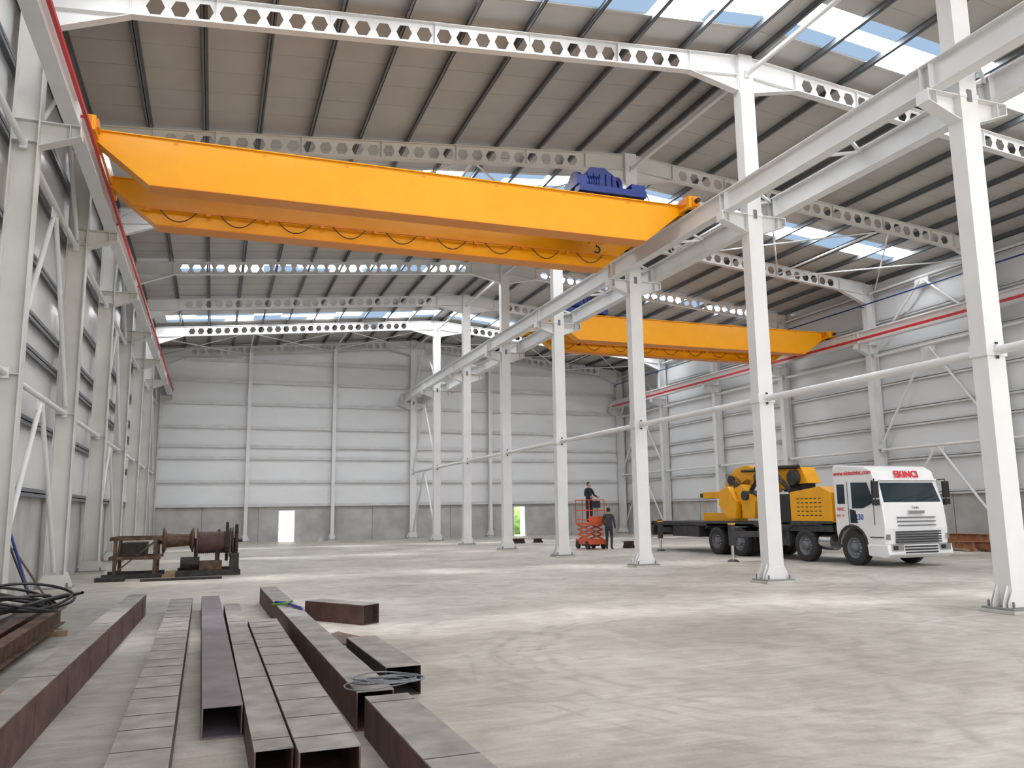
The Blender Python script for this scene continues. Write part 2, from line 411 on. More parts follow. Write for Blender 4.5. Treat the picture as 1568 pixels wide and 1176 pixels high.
# --- tie tubes and bracing
b=MB()
for x,z,r in((XC,4.19,.075),(XC,roofz(XC)-.75,.06),(XL,4.1,.055),(XL,8.2,.055),(XR,4.05,.06),(XR,8.15,.06),(XL,11.0,.055),(XR,11.0,.055)):
    for n in ROWS[:-1]: 
        b.cyl((x,rowY(n)+.16,z),(x,rowY(n+1)-.16,z),r,'steel_white')
        for yy in(rowY(n)+.16,rowY(n+1)-.22): b.box(x-.06,x+.06,yy,yy+.06,z-.09,z+.09,'steel_white')
b.obj('steel_tie_tubes')
def vbr(x,n,tiers,r=.05):
    b=MB(); y0,y1=rowY(n)+.16,rowY(n+1)-.16; ym=(y0+y1)/2
    for za,zb in tiers:
        for yy in(y0,y1): b.cyl((x,yy,za),(x,ym+(yy-ym)*.03,zb-.14),r,'steel_white')
        b.box(x-.012,x+.012,ym-.35,ym+.35,zb-.3,zb-.07,'steel_white')
    b.obj('vertical_bracing')
T=[(.45,4.1),(4.3,8.15),(8.4,11.0)]
for x,n in((XL,1),(XL,3),(XL,6),(XR,2),(XR,6),(XL,-1),(XR,-1)): vbr(x,n,T)
vbr(XC,6,[(.45,4.15),(4.35,8.3),(9.4,12.0)],.055)
b=MB()
for n in(2,6,-2):
    for sd in(-1,1):
        L=15.4/3
        for k in range(3):
            xa=XC+sd*(k*L+.3);xb=XC+sd*((k+1)*L-.05)
            za,zb=roofz(xa)-.62,roofz(xb)-.62
            b.cyl((xa,rowY(n)+.1,za),(xb,rowY(n+1)-.1,zb),.03,'steel_white',seg=8); b.cyl((xb,rowY(n)+.1,zb-.07),(xa,rowY(n+1)-.1,za-.07),.03,'steel_white',seg=8)
        for k in range(1,3):
            xa=XC+sd*k*L; b.cyl((xa,rowY(n)+.1,roofz(xa)-.6),(xa,rowY(n+1)-.1,roofz(xa)-.6),.045,'steel_white',seg=8)
b.obj('roof_bracing')
# ------------------------------------------------------------------ overhead cranes
def crane(yc,xa,xb,half,trolley_x,dz=0.,gap=0):
    root=empty('overhead_crane'); Z0=BZ+RB+.06
    zt,zb=Z0+.26+dz,Z0-.78+dz
    for k,s in enumerate((-1,1)):
        y=yc+s*half; b=MB(); w=.22
        prof=[(xa+.05,zt),(xb-.05,zt),(xb-.05,Z0+.02),(xb-.3,Z0+.02),(xb-1.3,zb),(xa+1.3,zb),(xa+.3,Z0+.02),(xa+.05,Z0+.02)]
        b.prism([(x,y-w,z) for x,z in prof],(0,2*w,0),'crane_yellow')
        b.box(xa+.05,xb-.05,y-w-.05,y+w+.05,zt,zt+.025,'crane_yellow')
        b.box(xa+1.3,xb-1.3,y-w-.04,y+w+.04,zb-.02,zb,'crane_orange')
        b.box(xa+.6,xb-.6,y-.03,y+.03,zt+.025,zt+.07,'girt_dark')
        for q in range(1,8):
            x=xa+(xb-xa)*q/8; b.box(x-.05,x+.05,y-w-.008,y-w,zt-.1,zt-.04,'crane_orange')
        b.obj('girder_%d'%(k+1),root,.012)
    b=MB()
    for x in(xa+.15,xb-.15):
        b.box(x-.17,x+.17,yc-half-.75,yc+half+.75,Z0+.05,Z0+.36,'crane_yellow')
        for s in(-1,1):
            y=yc+s*(half+.75); b.box(x-.1,x+.1,min(y,y+s*.06),max(y,y+s*.06),Z0+.07,Z0+.32,'crane_orange'); b.cyl((x,y+s*.06,Z0+.2),(x,y+s*.18,Z0+.2),.06,'black')
            yw=yc+s*(half+.45); b.cyl((x-.09,yw,Z0+.16),(x+.09,yw,Z0+.16),.155,'mach_dark',seg=20)
            b.box(x-.2,x+.2,yw-.16,yw+.16,Z0+.16,Z0+.36,'crane_orange')
    b.obj('end_carriages',root,.01)
    b=MB(); y=yc+half-.32; zt2=zb+.34
    b.box(xa+.8,xb-.8,y-.03,y+.03,zt2,zt2+.05,'crane_orange')
    nl=9; step=(xb-xa-2.2)/nl
    for i in range(nl):
        x0=xa+1.1+i*step; b.box(x0-.05,x0+.05,y-.05,y+.05,zt2-.06,zt2,'crane_orange')
        pts=[]
        for j in range(11):
            t=j/10; pts.append((x0+step*(.2+.6*t),y-.02,zt2-.0-.26*4*t*(1-t)))
        b.path(pts,.014,'cable_brown',6)
    b.obj('festoon_cable',root)
    b=MB(); x=trolley_x; zr=zt+.07
    b.box(x-.95,x+.95,yc-half-.18,yc-half+.14,zr+.06,zr+.24,'blue'); b.box(x-.95,x+.95,yc+half-.14,yc+half+.18,zr+.06,zr+.24,'blue')
    for q in(-.8,.0,.8): b.box(x+q-.12,x+q+.12,yc-half,yc+half,zr+.06,zr+.22,'blue')
    for q in(-.75,.75):
        for s in(-1,1): b.cyl((x+q,yc+s*half-.05,zr+.1),(x+q,yc+s*half+.05,zr+.1),.11,'mach_dark',seg=16)
    b.cyl((x-.55,yc-.3,zr+.55),(x+.55,yc-.3,zr+.55),.36,'blue',seg=24); b.cyl((x-.62,yc-.3,zr+.55),(x-.52,yc-.3,zr+.55),.46,'blue',seg=24); b.cyl((x+.52,yc-.3,zr+.55),(x+.62,yc-.3,zr+.55),.46,'blue',seg=24)
    b.box(x-.75,x-.3,yc+.2,yc+.75,zr+.2,zr+.6,'blue'); b.cyl((x-.2,yc+.5,zr+.4),(x+.45,yc+.5,zr+.4),.19,'blue',seg=18)
    for q in range(8): b.cyl((x-.15+q*.07,yc+.5,zr+.4),(x-.13+q*.07,yc+.5,zr+.4),.215,'blue',seg=18)
    b.box(x-.98,x-.7,yc-half-.1,yc-.55,zr+.24,zr+.5,'blue'); b.box(x+.55,x+.95,yc-half-.12,yc-.75,zr+.24,zr+.42,'blue')
    b.prism([(x-.6,yc-.75,zr+.4),(x+.5,yc-.75,zr+.4),(x+.4,yc-.75,zr+.85),(x+.1,yc-.75,zr+1.05),(x-.3,yc-.75,zr+1.03),(x-.5,yc-.75,zr+.8)],(0,.12,0),'blue')
    for q in range(5): b.box(x-.42+q*.18,x-.40+q*.18,yc-.80,yc-.75,zr+.42,zr+.86,'blue')
    b.cyl((x-.75,yc-1.0,zr+.45),(x-.2,yc-1.0,zr+.45),.17,'blue',seg=18)
    for q in range(7): b.cyl((x-.7+q*.07,yc-1.0,zr+.45),(x-.685+q*.07,yc-1.0,zr+.45),.2,'blue',seg=18)
    b.cyl((x+.1,yc+.05,zr+.3),(x+.1,yc+.05,zb+.55),.012,'black',seg=6); b.cyl((x+.3,yc+.05,zr+.3),(x+.3,yc+.05,zb+.55),.012,'black',seg=6)
    b.box(x-.02,x+.42,yc-.05,yc+.15,zb+.3,zb+.58,'crane_yellow'); 
    pts=[(x+.2+.09*math.sin(a),yc+.05,zb+.18-.09*math.cos(a)) for a in [i*.45-.9 for i in range(9)]]; b.cyl((x+.2,yc+.05,zb+.32),(x+.2,yc+.05,zb+.25),.025,'black'); b.path(pts,.025,'black')
    b.obj('hoist_trolley',root,.01)
crane(19.15,XL+.72-.15,XC-.7+.15,1.25,9.3)
crane(31.3,XC+.7-.15,XR-.72+.15,1.2,14.3,.12)
# ------------------------------------------------------------------ steel profiles on the floor
def boxbeam(pa,pb,w,h,z0,mt,ms,open_ends=True,bands=0,plates=0,t=.012):
    b=MB(); pa=Vector((*pa,z0));pb=Vector((*pb,z0)); d=(pb-pa).normalized(); r=Vector((d.y,-d.x,0)); u=Vector((0,0,1))
    L=(pb-pa).length
    def pc(o0,o1,z1,z2,m,s0=0,s1=None):
        s1=L if s1 is None else s1; a=pa+d*s0
        b.prism([a+r*o0+u*z1,a+r*o1+u*z1,a+r*o1+u*z2,a+r*o0+u*z2],d*(s1-s0),m)
    pc(-w/2,w/2,h-t,h,mt); pc(-w/2,w/2,0,t,ms); pc(-w/2,-w/2+t,t,h-t,ms); pc(w/2-t,w/2,t,h-t,ms)
    for i in range(bands):
        q=.3+i*(L-.6)/max(1,bands-1)+random.uniform(-.08,.08); pc(-w/2,w/2,h,h+.003,'scribe_dark',q,q+.012)
    for i in range(plates):
        q=.6+i*(L-1.2)/max(1,plates-1); pc(w/2,w/2+.012,0.03,h-.03,'rust_brown',q,q+.03)
    pc(-w/2+t,w/2-t,t,h-t,'inner_dark',1.2,1.22)
    b.obj('steel_box_beam',bevel=.003)
def sleeper(x0,x1,y,z1=.08,m='timber'):
    b=MB(); b.box(x0,x1,y-.05,y+.05,0,z1,m); b.obj('timber_sleeper')
boxbeam((-1.42,4.2),(-1.15,15.7),.27,.36,.0,'beam_top','rust_brown',bands=4,plates=9)
boxbeam((-.36,4.6),(-.46,16.1),.36,.22,.0,'beam_top','rust_brown',bands=22)
boxbeam((.13,6.95),(.02,16.1),.30,.24,.0,'purple_brown','purple_brown')
boxbeam((.42,5.6),(.35,14.6),.24,.24,.0,'beam_top','rust_brown',bands=5)
boxbeam((.74,5.4),(.70,12.1),.38,.26,.0,'beam_top','rust_brown',bands=12)
boxbeam((1.27,6.75),(1.06,16.8),.30,.30,.0,'beam_top','rust_brown',plates=3)
boxbeam((1.40,3.0),(1.33,6.6),.34,.29,.0,'beam_top','rust_brown',bands=3)
boxbeam((1.74,7.85),(1.68,9.85),.34,.27,.0,'beam_top','inner_dark')
boxbeam((1.60,14.0),(2.35,12.9),.34,.3,.0,'beam_top','rust_brown')
b=MB(); b.prism([(1.35,11.6,.0),(1.85,10.7,.0),(2.1,11.2,.0),(1.75,12.2,.0)],(0,0,.02),'rust_brown'); b.obj('steel_plate')
def floor_i(pa,pb,z,m,h=.24,w=.16,name='steel_i_beam'):
    b=MB(); b.ib((*pa,z+h/2),(*pb,z+h/2),h,w,.014,.01,m); b.obj(name)
sleeper(-3.5,-1.75,9.2); sleeper(-3.5,-1.9,13.6)
floor_i((-2.15,8.6),(-2.15,14.6),.08,'mach_brown'); floor_i((-2.42,8.0),(-2.42,14.9),.08,'rust_brown'); floor_i((-2.72,8.4),(-2.75,15.2),.08,'beam_top'); floor_i((-3.02,8.4),(-3.05,15.2),.08,'rust_brown')
def coil(name,c,R,n,r,m,tilt=.1,jit=.12,z=.0,sq=1.):
    cu=bpy.data.curves.new(name,'CURVE'); cu.dimensions='3D'; cu.bevel_depth=r; cu.bevel_resolution=2
    sp=cu.splines.new('NURBS'); pts=[]
    N=n*10; ox=oy=0; tl=ph=0
    for i in range(N+1):
        if i%10==0: ox,oy=random.uniform(-.5,.5)*R*jit*2.5,random.uniform(-.5,.5)*R*jit*2.5
        a=2*math.pi*i/10; rr=R*(1+random.uniform(-jit,jit)*.4); pts.append((c[0]+ox+rr*math.cos(a)*sq,c[1]+oy+rr*math.sin(a),c[2]+z*i/N+tilt*(1+math.sin(a+i*.06+1.5))*.5+random.uniform(0,.02),1))
    sp.points.add(len(pts)-1)
    for p,q in zip(sp.points,pts): p.co=q
    sp.use_endpoint_u=True; sp.order_u=4
    o=bpy.data.objects.new(name,cu); COL.objects.link(o); cu.materials.append(MATS[m]); return o
coil('cable_coil',(-2.42,12.8,.35),.62,8,.02,'black',.30,.25,.12,1.0)
coil('steel_wire_coil',(1.36,6.85,.31),.2,6,.006,'girt_dark',.02,.35,.04,1.35)
b=MB(); b.path([(.98,13.6,.33),(1.12,13.3,.34),(1.2,12.9,.33),(1.27,12.6,.33),(1.36,12.4,.2)],.022,'blue'); b.path([(.9,13.2,.33),(1.1,13.1,.35),(1.22,13.5,.34)],.02,'leaf'); b.obj('lifting_sling')
b=MB()
b.cyl((-3.0,17.4,.0),(-3.6,17.9,1.5),.025,'blue'); b.cyl((-2.9,17.0,.0),(-3.6,17.8,1.3),.02,'black'); b.cyl((-2.8,18.0,.0),(-3.6,18.4,1.1),.02,'mach_brown'); b.obj('leaning_steel_rods')
# ------------------------------------------------------------------ winch machine
b=MB(); y0,y1=24.9,26.3
for y in(y0,y1): b.box(-2.75,-1.25,y-.06,y+.06,0,.12,'mach_dark'); b.box(-.9,.8,y-.07,y+.07,0,.16,'mach_dark')
for x in(-2.45,-1.45):
    for y in(y0,y1): b.box(x-.045,x+.045,y-.045,y+.045,.1,1.08,'mach_brown')
    b.bar((x,y0,.15),(x,y1,1.0),.05,.05,'mach_brown')
for z in(1.02,.5):
    for y in(y0,y1): b.box(-2.6,-1.3,y-.05,y+.05,z,z+.09,'mach_brown')
    for x in(-2.55,-1.4): b.box(x-.05,x+.05,y0,y1,z,z+.09,'mach_brown')
b.box(-2.3,-1.7,y0+.2,y1-.2,.59,.95,'mach_dark')
b.bar((-2.45,y0,.15),(-1.45,y0,1.0),.04,.04,'mach_brown')
yc=25.5
b.lathe((-1.3,yc,.98),(1,0,0),[(0,.08),(0,.34),(.05,.36),(.12,.2),(.7,.16),(.78,.34),(.82,.34),(.84,.08)],'mach_brown')
b.lathe((-.4,yc,.9),(1,0,0),[(0,.1),(0,.42),(.04,.42),(.05,.3),(.95,.3),(.96,.42),(1.0,.42),(1.0,.1)],'rust_brown')
for i in range(16): b.cyl((-.33+i*.055,yc,.9),(-.3+i*.055,yc,.9),.315,'rust_brown',seg=24)
b.cyl((-1.4,yc,.94),(.85,yc,.94),.05,'mach_dark')
for x,r in((.25,.2),(.42,.52),(.68,.45)):
    b.cyl((x-.04,yc,.92),(x+.04,yc,.92),r,'mach_dark',seg=32)
    for i in range(28):
        a=2*math.pi*i/28; p=Vector((x,yc+(r+.015)*math.cos(a),.92+(r+.015)*math.sin(a))); b.box(p.x-.04,p.x+.04,p.y-.02,p.y+.02,p.z-.02,p.z+.02,'mach_dark')
for x in(-.42,.62,.15):
    for y in(yc-.3,yc+.3): b.bar((x,y,.14),(x,yc+(y-yc)*.3,.9),.08,.06,'mach_dark')
    b.box(x-.06,x+.06,yc-.14,yc+.14,.8,1.02,'mach_dark')
b.box(-.3,.3,y0+.05,y0+.5,.16,.4,'mach_brown'); b.cyl((-.8,y0+.3,.35),(-.3,y0+.3,.35),.17,'mach_dark',seg=18)
b.box(.5,.75,y0,y0+.3,.16,.6,'mach_dark'); b.cyl((.5,y0+.1,.5),(.5,y0+.1,1.3),.03,'mach_brown'); b.cyl((.2,y1-.2,.1),(.2,y1-.2,1.25),.04,'mach_brown')
b.box(-1.2,-.9,y0,y1,0.0,.1,'timber')
b.obj('cable_drum_winch',bevel=.005)
b=MB(); b.box(-1.7,.3,23.6,23.72,0,.06,'mach_dark'); b.box(-2.8,-2.1,23.9,24.2,0,.1,'mach_dark'); b.obj('scrap_steel_bars')
# ------------------------------------------------------------------ crane truck
def truck():
    root=empty('crane_truck'); xa,xb=17.42,19.68; yf=17.95
    b=MB(); prof=[(yf+.02,.62),(yf-.02,1.05),(yf+.05,1.72),(yf+.28,2.42),(yf+.36,2.66),(yf+.62,2.80),(yf+1.85,2.9),(yf+1.9,2.82),(yf+1.9,1.02)]
    for i in range(9):
        a=math.pi*(0+i/8); prof.append((19.2+.58*math.cos(a),.55+.58*math.sin(a)))
    b.prism([(xa,y,z) for y,z in prof],(xb-xa,0,0),'truck_white'); b.obj('cab',root,.05)
    b=MB()
    b.prism([(xa-.03,yf-.08,.62),(xa-.03,yf-.12,.35),(xa-.03,yf+.05,.25),(xa-.03,yf+.65,.3),(xa-.03,yf+.68,.62)],(xb-xa+.06,0,0),'truck_white')
    b.obj('bumper',root,.03)
    b=MB()
    def fr(z): return yf+.05+(z-1.72)/(2.42-1.72)*.23
    b.prism([(xa+.1,fr(1.78)-.012,1.78),(xb-.1,fr(1.78)-.012,1.78),(xb-.16,fr(2.32)-.012,2.32),(xa+.16,fr(2.32)-.012,2.32)],(0,.02,0),'glass_dark')
    for x in(xa-.012,xb-.004):
        b.prism([(x,18.28,1.78),(x,18.5,2.34),(x,19.12,2.36),(x,19.12,1.62),(x,18.7,1.62)],(.016,0,0),'glass_dark')
        b.prism([(x,19.4,1.75),(x,19.4,2.32),(x,19.7,2.32),(x,19.7,1.75)],(.016,0,0),'glass_dark')
    b.obj('windows',root)
    b=MB()
    b.prism([(xa+.1,fr(2.36)-.02,2.36),(xb-.1,fr(2.36)-.02,2.36),(xb-.1,fr(2.36)-.12,2.39),(xa+.1,fr(2.36)-.12,2.39)],(0,.01,.03),'truck_white')
    for i in range(3): b.box(xa+.45,xb-.45,yf-.045,yf+.02,1.12+i*.11,1.15+i*.11,'girt_dark')
    for i in range(5): b.box(xa+.35,xb-.35,yf-.1,yf+.02,.66+i*.07,.70+i*.07,'chassis')
    b.box(xa+.85,xb-.85,yf-.06,yf,1.46,1.54,'chrome')
    for i in range(3): b.box(xa+.55,xb-.55,yf-.14,yf-.08,.38+i*.08,.42+i*.08,'chassis')
    for s in(0,1):
        x0=xa+.08 if s==0 else xb-.48; b.box(x0,x0+.4,yf-.135,yf-.06,.45,.62,'chrome'); b.box(x0+.05,x0+.2,yf-.145,yf-.1,.48,.59,'glass_dark')
        xq=xa+.02 if s==0 else xb-.12; b.box(xq,xq+.1,yf-.06,yf+.04,.75,.9,'chrome')
    b.bar((xa+.5,fr(1.82)-.03,1.8),(xa+1.2,fr(2.0)-.03,1.95),.02,.02,'black'); b.bar((xa+1.3,fr(1.82)-.03,1.8),(xa+2.0,fr(2.0)-.03,1.95),.02,.02,'black')
    for x,s in((xa,-1),(xb,1)):
        e=.16
        b.cyl((x,18.25,2.4),(x+s*e,18.05,2.42),.015,'black'); b.cyl((x,18.2,1.7),(x+s*e,18.05,1.7),.015,'black'); b.cyl((x+s*e,18.05,1.68),(x+s*e,18.05,2.44),.015,'black')
        b.box(x+s*e-.1,x+s*e+.1,18.0,18.08,1.9,2.36,'black'); b.box(x+s*e-.1,x+s*e+.1,18.0,18.08,1.7,1.86,'black')
    x=xa-.006
    for y in(18.3,19.28): b.box(x-.004,x+.006,y-.008,y+.008,1.15,2.4,'chassis')
    b.box(x-.02,x,19.08,19.22,1.5,1.54,'black')
    b.prism([(x-.01,18.95,1.2),(x-.01,19.22,1.2),(x-.01,19.22,1.6),(x-.01,19.0,1.55)],(.015,0,0),'glass_dark')
    for z in(.5,.8): b.box(xa-.02,xa+.1,18.02,18.5,z,z+.03,'chassis')
    for xx in(xa-.02,xb-.04):
        for i in range(8):
            a0=math.pi*i/8;a1=math.pi*(i+1)/8
            b.bar((xx+.03,19.2+.58*math.cos(a0),.55+.58*math.sin(a0)),(xx+.03,19.2+.58*math.cos(a1),.55+.58*math.sin(a1)),.07,.05,'chassis',(1,0,0))
    b.obj('cab_fittings',root)
    b=MB()
    for x in(18.0,19.1): b.box(x,x+.12,18.4,30.8,.62,.92,'chassis')
    b.box(17.5,19.65,20.1,23.6,.92,1.12,'chassis'); b.box(17.45,19.7,23.6,30.9,1.02,1.18,'chassis')
    b.box(17.45,19.7,30.7,30.9,.6,1.1,'chassis')
    b.box(17.5,18.0,22.1,23.7,.45,.95,'chassis'); b.cyl((17.75,20.25,.62),(17.75,20.75,.62),.25,'chrome',seg=20)
    b.box(17.45,18.0,27.3,29.2,.6,1.0,'chassis')
    b.prism([(17.45,20.5,1.12),(17.45,20.75,1.2),(17.45,21.9,1.2),(17.45,22.1,1.05),(17.45,22.1,.95),(17.45,21.8,1.12),(17.45,20.8,1.12)],(2.2,0,0),'chassis')
    b.prism([(17.45,23.7,1.02),(17.45,23.9,1.12),(17.45,26.7,1.12),(17.45,26.9,.9),(17.45,26.6,1.02)],(.5,0,0),'chassis')
    b.obj('chassis',root,.01)
    b=MB()
    def wheel(x,y,s,dual=False):
        R=.5
        for k in range(2 if dual else 1):
            xo=x-s*k*.32
            b.lathe((xo,y,R),(s,0,0),[(-.28,.30),(-.28,.44),(-.24,.49),(-.14,R),(-.04,R),(0,.475),(.0,.34),(-.02,.30)],'rubber',32)
            b.lathe((xo,y,R),(s,0,0),[(-.02,.305),(-.05,.28),(-.12,.24),(-.12,.14),(-.02,.13),(0.02,.12),(.03,.0)] if not dual else [(-.02,.305),(-.14,.27),(-.2,.2),(-.2,.13),(-.02,.12),(.0,.1),(0,0)],'girt_dark',24)
            for i in range(10):
                a=2*math.pi*i/10; p=Vector((xo-s*.1,y+.18*math.cos(a),R+.18*math.sin(a))); b.cyl(p,p+Vector((s*.035,0,0)),.016,'girt_grey',seg=6)
            for i in range(32):
                a=2*math.pi*i/32; p=Vector((xo-s*.11,y+(R-.004)*math.cos(a),R+(R-.004)*math.sin(a)))
                b.bar(p+Vector((-s*.09,0,0)),p+Vector((s*.09,0,0)),.03,.012,'black',(0,math.cos(a),math.sin(a)))
    for y,du in((19.2,0),(21.3,0),(24.75,1),(26.15,1)):
        wheel(xa+.03,y,-1,du); wheel(xb-.03,y,1,du); b.cyl((xa+.2,y,.5),(xb-.2,y,.5),.08,'chassis')
    b.obj('wheels',root)
    b=MB(); ya,yb=20.05,21.95
    b.prism([(17.5,ya,1.2),(17.5,ya,2.1),(17.5,ya+.5,2.3),(17.5,yb,2.15),(17.5,yb,1.2)],(.75,0,0),'truck_yellow')
    b.box(17.46,17.5,ya,yb,1.16,1.24,'chassis')
    for i in range(5):
        for j in range(6): b.box(17.485,17.5,ya+.45+j*.2,ya+.57+j*.2,1.4+i*.13,1.43+i*.13,'chassis')
    b.box(18.95,19.65,ya,yb,1.2,2.1,'truck_yellow'); b.box(18.3,18.9,ya+.1,yb+.2,1.12,2.25,'chassis')
    b.obj('machinery_cabinet',root,.02)
    b=MB()
    b.box(18.0,19.2,22.2,23.4,1.12,1.5,'chassis'); b.cyl((18.6,22.8,1.5),(18.6,22.8,2.3),.42,'chassis',.34,20)
    b.box(18.35,18.85,22.3,23.3,2.2,2.8,'black')
    # main boom (folded), knuckle, outer boom
    b.prism([(18.3,22.0,2.45),(18.3,22.3,2.98),(18.3,22.8,3.02),(18.3,25.0,2.86),(18.3,25.1,2.5),(18.3,23.2,2.4)],(.55,0,0),'truck_yellow')
    b.prism([(18.25,24.2,2.6),(18.25,24.5,3.0),(18.25,25.2,3.2),(18.25,25.9,3.1),(18.25,26.45,2.75),(18.25,26.65,2.1),(18.25,26.4,1.5),(18.25,25.8,1.35),(18.25,26.0,2.0),(18.25,25.7,2.5),(18.25,25.2,2.7),(18.25,24.7,2.62)],(.6,0,0),'truck_yellow')
    b.prism([(17.75,24.1,1.9),(17.75,24.9,2.5),(17.75,25.3,2.35),(17.75,24.9,1.75),(17.75,24.9,1.3),(17.75,24.2,1.3)],(.4,0,0),'truck_yellow')
    b.prism([(17.9,23.0,2.3),(17.9,24.6,1.75),(17.9,24.7,2.0),(17.9,23.1,2.6)],(.35,0,0),'truck_yellow')
    b.prism([(17.6,25.0,1.9),(17.6,25.5,2.45),(17.6,26.0,2.3),(17.6,26.1,1.8),(17.6,25.6,1.3),(17.6,25.1,1.3)],(.25,0,0),'truck_yellow')
    b.box(18.3,18.8,26.2,28.2,2.05,2.3,'truck_yellow'); b.box(18.36,18.74,28.2,28.5,2.09,2.26,'black'); b.box(17.9,18.2,25.2,27.6,1.2,1.5,'truck_yellow')
    for (p,q,r) in [((18.2,22.3,3.0),(18.2,24.6,3.06),.07),((18.2,23.6,2.95),(18.2,25.4,3.0),.045),((17.95,24.0,1.6),(17.95,25.6,2.6),.07),((18.1,25.2,1.5),(18.1,26.2,2.4),.06),((17.7,22.6,1.4),(17.7,24.1,2.2),.06)]: b.cyl(p,q,r,'black')
    for c,r in [((18.2,24.45,2.7),.22),((18.2,26.1,2.7),.17),((17.7,24.6,2.1),.17),((18.2,22.6,2.65),.26),((18.1,26.0,1.55),.2)]: b.cyl((c[0]-.06,c[1],c[2]),(c[0]+.75,c[1],c[2]),r,'chassis',seg=20)
    for k in range(7):
        o=k*.05; pts=[]
        for j in range(9):
            t=j/8; pts.append((17.85+o*.6,22.3+2.2*t+o,2.2+.65*math.sin(math.pi*t)+.1*math.sin(5*t+k)))
        b.path(pts,.02,'black',6)
    for k in range(4):
        pts=[(18.0+.04*k,24.9+1.3*t/6,2.0+.8*math.sin(math.pi*t/6)*(1-.1*k)) for t in range(7)]; b.path(pts,.016,'black',6)
    b.box(17.6,18.1,22.1,22.7,1.2,2.1,'black'); b.box(17.7,18.0,22.8,23.3,1.2,1.75,'chassis')
    b.obj('loader_crane',root,.012)
    b=MB()
    for y in(22.35,29.4):
        for s,xo in((-1,15.5 if y<25 else 17.0),(1,21.4 if y<25 else 20.2)):
            xi=17.5 if s<0 else 19.65
            b.box(min(xo,xi),max(xo,xi),y-.09,y+.09,.75,.93,'chassis')
            b.box(xo-.08,xo+.08,y-.08,y+.08,.5,1.25,'chassis'); b.cyl((xo,y,.06),(xo,y,.6),.05,'chrome'); b.cyl((xo,y,0),(xo,y,.07),.2,'chassis',.12,20)
            b.box(xo-.085,xo+.085,y-.085,y+.085,1.15,1.2,'truck_yellow')
    b.obj('outriggers',root,.008)
    def txt(s,size,loc,rot,m,nm,bold=0):
        c=bpy.data.curves.new(nm,'FONT'); c.body=s; c.size=size; c.extrude=.004; c.offset=bold; c.materials.append(MATS[m])
        o=bpy.data.objects.new(nm,c); COL.objects.link(o); o.location=loc; o.rotation_euler=rot; o.parent=root
    side=(math.pi/2,0,-math.pi/2)
    txt('www.ekincivinc.com',.18,(xa-.006,19.80,2.58),side,'red_text','roof_side_lettering',.003)
    txt('3230',.22,(xa-.006,19.15,1.3),side,'blue_text','door_number',.004)
    txt('VINC',.14,(xa-.006,19.75,1.55),side,'red_text','door_lettering'); txt('0532 111',.09,(xa-.006,19.78,1.38),side,'red_text','door_small_lettering')
    txt('EKINCI',.28,(xa+.75,yf+.245,2.48),(math.radians(70),0,0),'red_text','roof_front_lettering',.01)
    txt('Cargo',.1,(xa+.95,yf-.065,1.6),(math.pi/2,0,0),'chassis','grille_lettering')
truck()
# ------------------------------------------------------------------ scissor lift
def lift(cx,cy):
    root=empty('scissor_lift'); b=MB(); o='lift_orange'; D=.7
    b.box(cx-.4,cx+.4,cy-.7,cy+.7,.2,.42,o)
    for sx in(-1,1):
        for yy in(-.5,.5): b.cyl((cx+sx*.32,cy+yy,.17),(cx+sx*.42,cy+yy,.17),.17,'rubber',seg=18)
    b.box(cx-.3,cx+.3,cy-.3,cy+.3,.12,.3,'chassis')
    for i in range(3):
        z0=.42+i*.2;z1=z0+.2
        for sx in(-.32,.32): b.bar((cx+sx,cy-.6,z0),(cx+sx,cy+.6,z1),.05,.07,o); b.bar((cx+sx*.85,cy+.6,z0),(cx+sx*.85,cy-.6,z1),.05,.07,o)
    b.box(cx-.38,cx+.38,cy-D,cy+D,1.02,1.12,o)
    for z in(1.25,1.65,2.1):
        for sx in(-1,1): b.cyl((cx+sx*.36,cy-D,z),(cx+sx*.36,cy+D,z),.02,o,seg=8)
        for sy in(-1,1): b.cyl((cx-.36,cy+sy*D,z),(cx+.36,cy+sy*D,z),.02,o,seg=8)
    for sx in(-1,1):
        for q in(-D,0,D): b.cyl((cx+sx*.36,cy+q,1.1),(cx+sx*.36,cy+q,2.1),.02,o,seg=8)
    b.box(cx-.2,cx+.15,cy-D-.06,cy-D+.03,1.75,2.05,'black'); b.box(cx-.36,cx+.36,cy-D-.02,cy-D+.02,1.1,1.4,o)
    b.obj('machine',root,.006)
lift(15.55,32.9)
